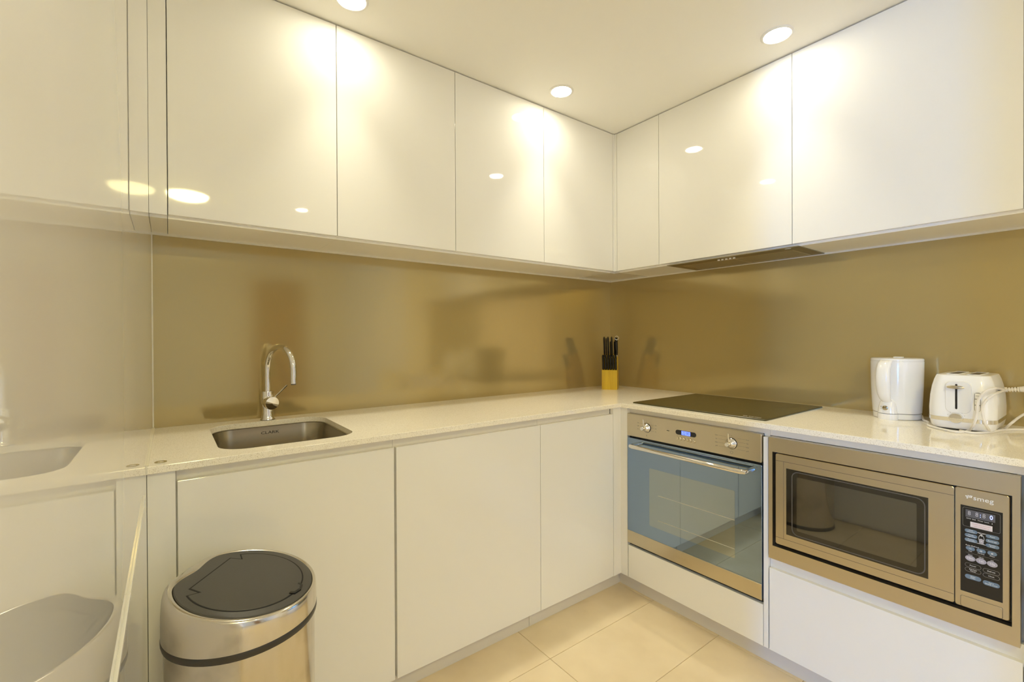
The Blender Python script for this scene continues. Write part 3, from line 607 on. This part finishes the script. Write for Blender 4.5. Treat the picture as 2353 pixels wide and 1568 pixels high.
# order the hinge points after the arc end (arc ends at hd-53deg -> negative side first)
fl = [(x, y) for x, y in fl_pts]
def lidmap(x, y, d): return (LXc+x, LYc+y, LZ+TX*x+TY*y+d)
def offset(poly, w_):
    m_ = len(poly); out = []
    for q in range(m_):
        a_, b_, c_ = (Vector((*poly[(q+d) % m_], 0)) for d in (-1, 0, 1))
        n1 = Vector(((b_-a_).y, -(b_-a_).x, 0)).normalized(); n2 = Vector(((c_-b_).y, -(c_-b_).x, 0)).normalized()
        nn = (n1+n2); nn = nn/max(0.45, nn.dot(n1)); p_ = b_+nn*w_; out.append((p_.x, p_.y))
    return out
obj('flap_gap', frame(offset(fl, 0.0030), offset(fl, -0.0004), lidmap, 0.0, 0.0019), 'gapblack', ldo)
fpo = obj('flap', prism(fl, lidmap, 0.0, 0.0026, bev=0.0006), 'lid', bn)
pa = hd+PI
pv = Vector((math.cos(pa), math.sin(pa))); ps = Vector((-pv.y, pv.x))
obj('press_notch', prism([tuple(pv*u+ps*s) for u, s in ((0.108, -0.022), (0.119, -0.018), (0.124, 0), (0.119, 0.018), (0.108, 0.022))], lidmap, 0.001, 0.0050), 'black', fpo)
obj('press_tab', prism([tuple(pv*u+ps*s) for u, s in ((0.108, -0.016), (0.116, -0.013), (0.120, 0), (0.116, 0.013), (0.108, 0.016))], lidmap, 0.001, 0.0062, bev=0.001), 'lid', fpo)

# ------------------------------------------------------------------ knife block and knives
bl, br = Vector((-0.258, -0.1575, 0)), Vector((-0.2069, -0.2281, 0))
kr = (br-bl).normalized(); kf = Vector((-kr.y*-1, -kr.x, 0)); kf = Vector((kr.y, -kr.x, 0))
if kf.dot(CAM-bl) < 0: kf = -kf
kc = (bl+br)/2; kw = (br-bl).length
def kp3(u, f_, h): return kc+kr*u+kf*f_+Vector((0, 0, HC+h))
prof = [(-0.125, 0), (0.0, 0), (0.0, 0.113), (-0.030, 0.121), (-0.012, 0.186), (-0.085, 0.206)]
kb_ = thing('knife_block', 'yellow beech knife block standing in the bench corner', 'knife block', tuple(kp3(0, -0.06, 0)))
for i in range(6):
    u0 = -kw/2+kw*i/6; u1 = u0+kw/6
    obj('timber_strip', loft(bmesh.new(), [[kp3(u, f_, h) for f_, h in prof] for u in (u0, u1)]), 'wood', kb_)
ln = Vector((0, 0, 0)); lean = (kf*0.245+Vector((0, 0, 0.97))).normalized()
def knife(name, u, f_, h, L, wdt, dep, label, group, ring=False):
    t = thing(name, label, 'knife', tuple(kp3(u, f_, h)), group)
    def sec(s, a, d): 
        c = kp3(u, f_, h)+lean*s; nf = lean.cross(kr).normalized()
        return [c+kr*(a*math.cos(q*PI/6))+nf*(d*math.sin(q*PI/6)) for q in range(12)]
    pr = [(0, 0.75, 0.85), (L*0.1, 0.95, 1), (L*0.35, 1, 0.9), (L*0.7, 1, 1), (L*0.9, 1, 1.15), (L*0.97, 0.8, 1.0), (L, 0.4, 0.5)]
    hnd = obj('handle', loft(bmesh.new(), [sec(s, wdt*a, dep*d) for s, a, d in pr]), 'black', t, True)
    obj('blade', loft(bmesh.new(), [sec(-0.03, 0.0008, dep*0.9), sec(0.004, 0.0008, dep*0.9)]), 'chrome', t)
    return t, sec
for i in range(6):
    knife('steak_knife', -kw/2+kw*(i+0.5)/6, -0.014, 0.114, 0.092, 0.0064, 0.0090, 'black-handled steak knife in the lower row of the knife block', 'steak knives in the knife block')
for i, (u, f_, L, wd_) in enumerate(((-0.031, -0.040, 0.128, 0.0056), (-0.0085, -0.040, 0.128, 0.0056), (0.0125, -0.040, 0.128, 0.0056))):
    knife('kitchen_knife', u, f_, 0.184, L, wd_, 0.011, 'long black-handled kitchen knife in the upper front row of the block', 'long kitchen knives in the block')
for i, (u, L) in enumerate(((-0.0225, 0.112), (0.0020, 0.092), (0.0255, 0.092))):
    knife('paring_knife', u, -0.066, 0.192, L, 0.0040, 0.009, 'slim black-handled knife between the long knives of the block', 'slim knives in the block')
t, sec = knife('sharpening_steel', 0.0365, -0.058, 0.198, 0.108, 0.0088, 0.010, 'black sharpening steel with a metal hanging ring in the knife block', None)
t['category'] = 'sharpener'
rc = kp3(0.0405, -0.058, 0.198)+lean*0.106
obj('hanging_ring', tube([rc+kr*(0.011*math.cos(q*PI/12))+Vector((0, 0, 0.011*math.sin(q*PI/12)))+kf*0.011 for q in range(25)], 0.0014, 8), 'chrome', t, True)
obj('guard', lathe([(0.010, 0), (0.010, 0.006)], kp3(0.0365, -0.058, 0.196), tuple(lean), 16), 'chrome', t)

# ------------------------------------------------------------------ kettle
KX, KY = -0.110, -1.478
kt = thing('kettle', 'white plastic electric kettle standing beside the toaster', 'kettle', (KX, KY, HC))
def oval(cx, cy, z, r, k=48): return [(cx+r*math.cos(2*PI*i/k), cy+r*math.sin(2*PI*i/k), z) for i in range(k)]
obj('power_base', loft(bmesh.new(), [oval(KX, KY, HC+z, r) for z, r in ((0, 0.066), (0.002, 0.0695), (0.019, 0.0705), (0.0205, 0.069))]), 'white', kt, True)
obj('seam', loft(bmesh.new(), [oval(KX, KY, HC+z, 0.0690) for z in (0.020, 0.0225)]), 'darkgrey', kt)
obj('body', loft(bmesh.new(), [oval(KX, KY, HC+z, r) for z, r in ((0.0222, 0.0700), (0.024, 0.0715), (0.06, 0.0735), (0.12, 0.0760), (0.17, 0.0770), (0.209, 0.0775), (0.2115, 0.0768))]), 'white', kt, True)
lidk = obj('lid', loft(bmesh.new(), [oval(KX, KY, HC+z, r) for z, r in ((0.2118, 0.0768), (0.217, 0.0775), (0.221, 0.0755), (0.2225, 0.071), (0.2235, 0.03))]), 'white', kt, True)
obj('lid_catch', box((KX-0.020, KY-0.02, HC+0.2230), (KX+0.006, KY+0.006, HC+0.2270), 0.0015), 'whitem', lidk)
# broad loop handle facing the room, running down to a foot block
hdir = Vector((-0.99, 0.14, 0)).normalized(); hsd = Vector((-hdir.y, hdir.x, 0))
def hs_(o, z, wd_, th, k=20):
    c = Vector((KX, KY, HC+z))+hdir*o
    return [c+hsd*(wd_*math.cos(2*PI*i/k))+hdir*(th*math.sin(2*PI*i/k)) for i in range(k)]
obj('handle', loft(bmesh.new(), [hs_(o, z, wd_, th) for o, z, wd_, th in ((0.055, 0.216, 0.018, 0.010), (0.078, 0.216, 0.020, 0.010), (0.094, 0.205, 0.021, 0.011), (0.103, 0.185, 0.0215, 0.0115), (0.107, 0.155, 0.0225, 0.012), (0.106, 0.125, 0.022, 0.012), (0.100, 0.095, 0.020, 0.012), (0.090, 0.075, 0.017, 0.012), (0.072, 0.062, 0.014, 0.012))]), 'white', kt, True)
obj('switch_block', loft(bmesh.new(), [hs_(o, z, wd_, th) for o, z, wd_, th in ((0.070, 0.0222, 0.030, 0.020), (0.070, 0.040, 0.028, 0.019), (0.068, 0.060, 0.024, 0.017), (0.064, 0.075, 0.018, 0.014))]), 'white', kt, True)
obj('base_lobe', loft(bmesh.new(), [hs_(0.070, z, wd_, 0.021) for z, wd_ in ((0, 0.030), (0.019, 0.031), (0.0205, 0.030))]), 'white', kt, True)
sw = obj('switch', lathe([(0.0085, 0), (0.0085, 0.003), (0.006, 0.0045), (0.0, 0.005)], Vector((KX, KY, HC+0.042))+hdir*0.0875-hsd*0.0, tuple(hdir), 20), 'sinksteel', kt, True)
text('lettering', '0\nI', 0.007, tuple(hsd), (0, 0, 1), tuple(Vector((KX, KY, HC+0.042))+hdir*0.0885-hsd*0.013), 'darkgrey', kt, 0.0002)

# ------------------------------------------------------------------ toaster
TYc = -1.6745; tt = thing('toaster', 'white two-slot toaster with chrome band and dial', 'toaster', (-0.165, TYc, HC))
def trr(z, hw, x0, x1, r): return [(x, y, HC+z) for x, y in rrect(x0, x1, TYc-hw, TYc+hw, r, 7)]
secs = [(0.006, 0.070, -0.268, -0.045, 0.03), (0.012, 0.075, -0.275, -0.038, 0.035), (0.030, 0.0785, -0.280, -0.033, 0.038)]
obj('foot_plate', loft(bmesh.new(), [trr(0, 0.060, -0.255, -0.055, 0.02), trr(0.0065, 0.066, -0.262, -0.050, 0.025)]), 'darkgrey', tt)
obj('lower_body', loft(bmesh.new(), [trr(*s) for s in secs]), 'white', tt, True)
obj('chrome_band', loft(bmesh.new(), [trr(0.0298, 0.0780, -0.2795, -0.0335, 0.038), trr(0.0302, 0.0795, -0.2812, -0.032, 0.039), trr(0.0425, 0.0800, -0.2818, -0.0315, 0.039), trr(0.0429, 0.0785, -0.280, -0.033, 0.038)]), 'chrome', tt, True)
bt = obj('upper_body', loft(bmesh.new(), [trr(*s) for s in ((0.0428, 0.0790, -0.2808, -0.0325, 0.038), (0.070, 0.0795, -0.2812, -0.032, 0.038), (0.110, 0.0775, -0.2790, -0.034, 0.038), (0.140, 0.0735, -0.2740, -0.038, 0.036), (0.160, 0.0690, -0.2690, -0.043, 0.034), (0.172, 0.0650, -0.2650, -0.047, 0.032), (0.1765, 0.0625, -0.2620, -0.050, 0.030), (0.1775, 0.058, -0.257, -0.055, 0.028))]), 'white', tt, True)
for dy in (-0.024, 0.024):
    sl = obj('bread_slot', box((-0.235, TYc+dy-0.013, HC+0.1765), (-0.075, TYc+dy+0.013, HC+0.1782)), 'darkgrey', bt)
    obj('slot_rim', frame(rrect(-0.238, -0.072, TYc+dy-0.016, TYc+dy+0.016, 0.006), rrect(-0.235, -0.075, TYc+dy-0.013, TYc+dy+0.013, 0.004), fZ, HC+0.177, HC+0.1795), 'whitem', bt)
FX0 = 0.2812
rp = obj('recess_panel', prism(rrect(TYc-0.026, TYc+0.034, HC+0.058, HC+0.158, 0.016, 6), fB, FX0-0.012, FX0+0.0012, bev=0.0012), 'whitem', bt)
obj('lever_slot', prism(rrect(TYc+0.0055, TYc+0.0105, HC+0.070, HC+0.150, 0.0024), fB, FX0, FX0+0.0018), 'black', rp)
obj('lever', loft(bmesh.new(), [[(-FX0-d, TYc+0.008+a*0.021*s, HC+0.140+c*0.0055*s) for a, c in ell(0, 0, 1, 1, 20)] for d, s in ((0.001, 0.5), (0.006, 0.9), (0.013, 1.0), (0.016, 0.7))]), 'steel', bt, True)
bp_ = obj('button_strip', prism(rrect(TYc-0.0465, TYc-0.0330, HC+0.068, HC+0.126, 0.005), fB, FX0-0.010, FX0+0.0008), 'grey', bt)
for i in range(3): 
    z0 = HC+0.0695+0.0188*i; bo = obj('button', prism(rrect(TYc-0.0455, TYc-0.0340, z0, z0+0.0170, 0.002), fB, FX0-0.002, FX0+0.0022, bev=0.0006), 'white', bp_)
    obj('mark', box((-FX0-0.0025, TYc-0.0435, z0+0.0085), (-FX0-0.002, TYc-0.0360, z0+0.0098)), 'grey', bo)
dl = obj('dial', lathe([(0.0170, 0), (0.0170, 0.004), (0.0150, 0.009), (0.0, 0.0095)], (-FX0, TYc+0.0085, HC+0.0415), (-1, 0, 0), 32), 'chrome', tt, True)
obj('grip', box((-FX0-0.0125, TYc-0.0055, HC+0.0400), (-FX0-0.008, TYc+0.0225, HC+0.0430), 0.0008), 'chrome', dl)
for i in range(6):
    a = math.radians(25+26*i); obj('dial_mark', prism(ell(TYc+0.0085+0.0215*math.cos(a), HC+0.0415+0.0215*math.sin(a), 0.0008, 0.0008, 8), fB, FX0-0.001, FX0+0.0006), 'grey', tt)

# ------------------------------------------------------------------ socket, plug and cords
so = thing('power_outlet', 'white wall socket plate on the splashback beside the toaster', 'outlet', (-0.0065, -1.845, 0.93))
obj('plate', prism(rrect(-1.905, -1.790, 0.930, 1.003, 0.006), fB, 0.0060, 0.0150, bev=0.002), 'white', so)
obj('switch', box((-0.0185, -1.8750, 0.985), (-0.0148, -1.8620, 0.996), 0.001), 'whitem', so)
PX_ = -0.045
pa_, pb_ = px(2309, 896, PX_), px(2350, 895, PX_)
pd = (pb_-pa_).normalized()
e0 = pa_+pd*0.034
pg = obj('power_plug', tube([e0, e0+pd*0.006, e0+pd*0.016, e0+pd*0.024, e0+pd*0.040, e0+pd*0.050], [0.0085, 0.0095, 0.012, 0.0185, 0.0195, 0.016], 20), 'cord', tt, True, 'white ribbed power plug')
obj('strain_relief', tube([pa_, pa_+pd*0.006], 0.0085, 14), 'cord', pg, True)
for i in range(4): obj('rib', tube([pa_+pd*(0.009+0.0068*i), pa_+pd*(0.0125+0.0068*i)], 0.0075+0.0004*i, 14), 'cord', pg, True)
obj('cord_core', tube([pa_, pa_+pd*0.04], 0.005, 12), 'cord', pg)
obj('pins', box((-0.047, (e0+pd*0.038).y-0.006, (e0+pd*0.03).z-0.006), (-0.0140, (e0+pd*0.038).y+0.006, (e0+pd*0.03).z+0.006)), 'cord', pg)
CR = 0.0036
def onb(x, y): # a sight line meeting the bench
    d = fw+ri*((x-1176.5)/FPX)+up*((784-y)/FPX); t = (HC+CR-CAM.z)/d.z; return CAM+d*t
c1 = [pa_+pd*0.004, px(2304, 896, -0.12), px(2297, 894, -0.22), px(2286, 893, -0.305), px(2264, 900, -0.325), px(2248, 921, -0.318), px(2245, 950, -0.310), px(2238, 975, -0.305), onb(2226, 990), onb(2200, 993), onb(2160, 985.5), onb(2135, 978.5), onb(2133, 975)]
obj('power_cord', tube(smooth_path(c1), CR, 10), 'cord', tt, True, 'white cord looping from plug down in front of the toaster')
c2 = [pa_+pd*0.004+Vector((0, 0, -0.002)), px(2304, 899, -0.12), px(2298, 901, -0.21), px(2287, 906, -0.300), px(2271, 915, -0.318), px(2258, 935, -0.315), px(2259, 957, -0.312), px(2266, 978, -0.305), onb(2279, 992.5), onb(2306, 987), px(2324, 973, -0.19), px(2345, 957, -0.12), px(2368, 945, -0.06), px(2390, 940, -0.03)]
obj('power_cord', tube(smooth_path(c2), CR, 10), 'cord', tt, True, 'white cord curving from the toaster foot up to the right')
c3 = [Vector((-0.062, -1.540, HC+0.008)), onb(2122, 965), onb(2129, 968.5), onb(2131.5, 970)]
obj('power_cord', tube(smooth_path(c3), CR, 10), 'cord', kt, True, 'short white kettle cord lying between kettle and toaster')
c4 = [onb(2206, 990), onb(2235, 995), onb(2272, 994), onb(2300, 989), onb(2325, 987.5), onb(2360, 988), onb(2400, 990)]
obj('power_cord', tube(smooth_path(c4), CR, 10), 'cord', tt, True, 'white cord lying flat along the bench past the toaster')
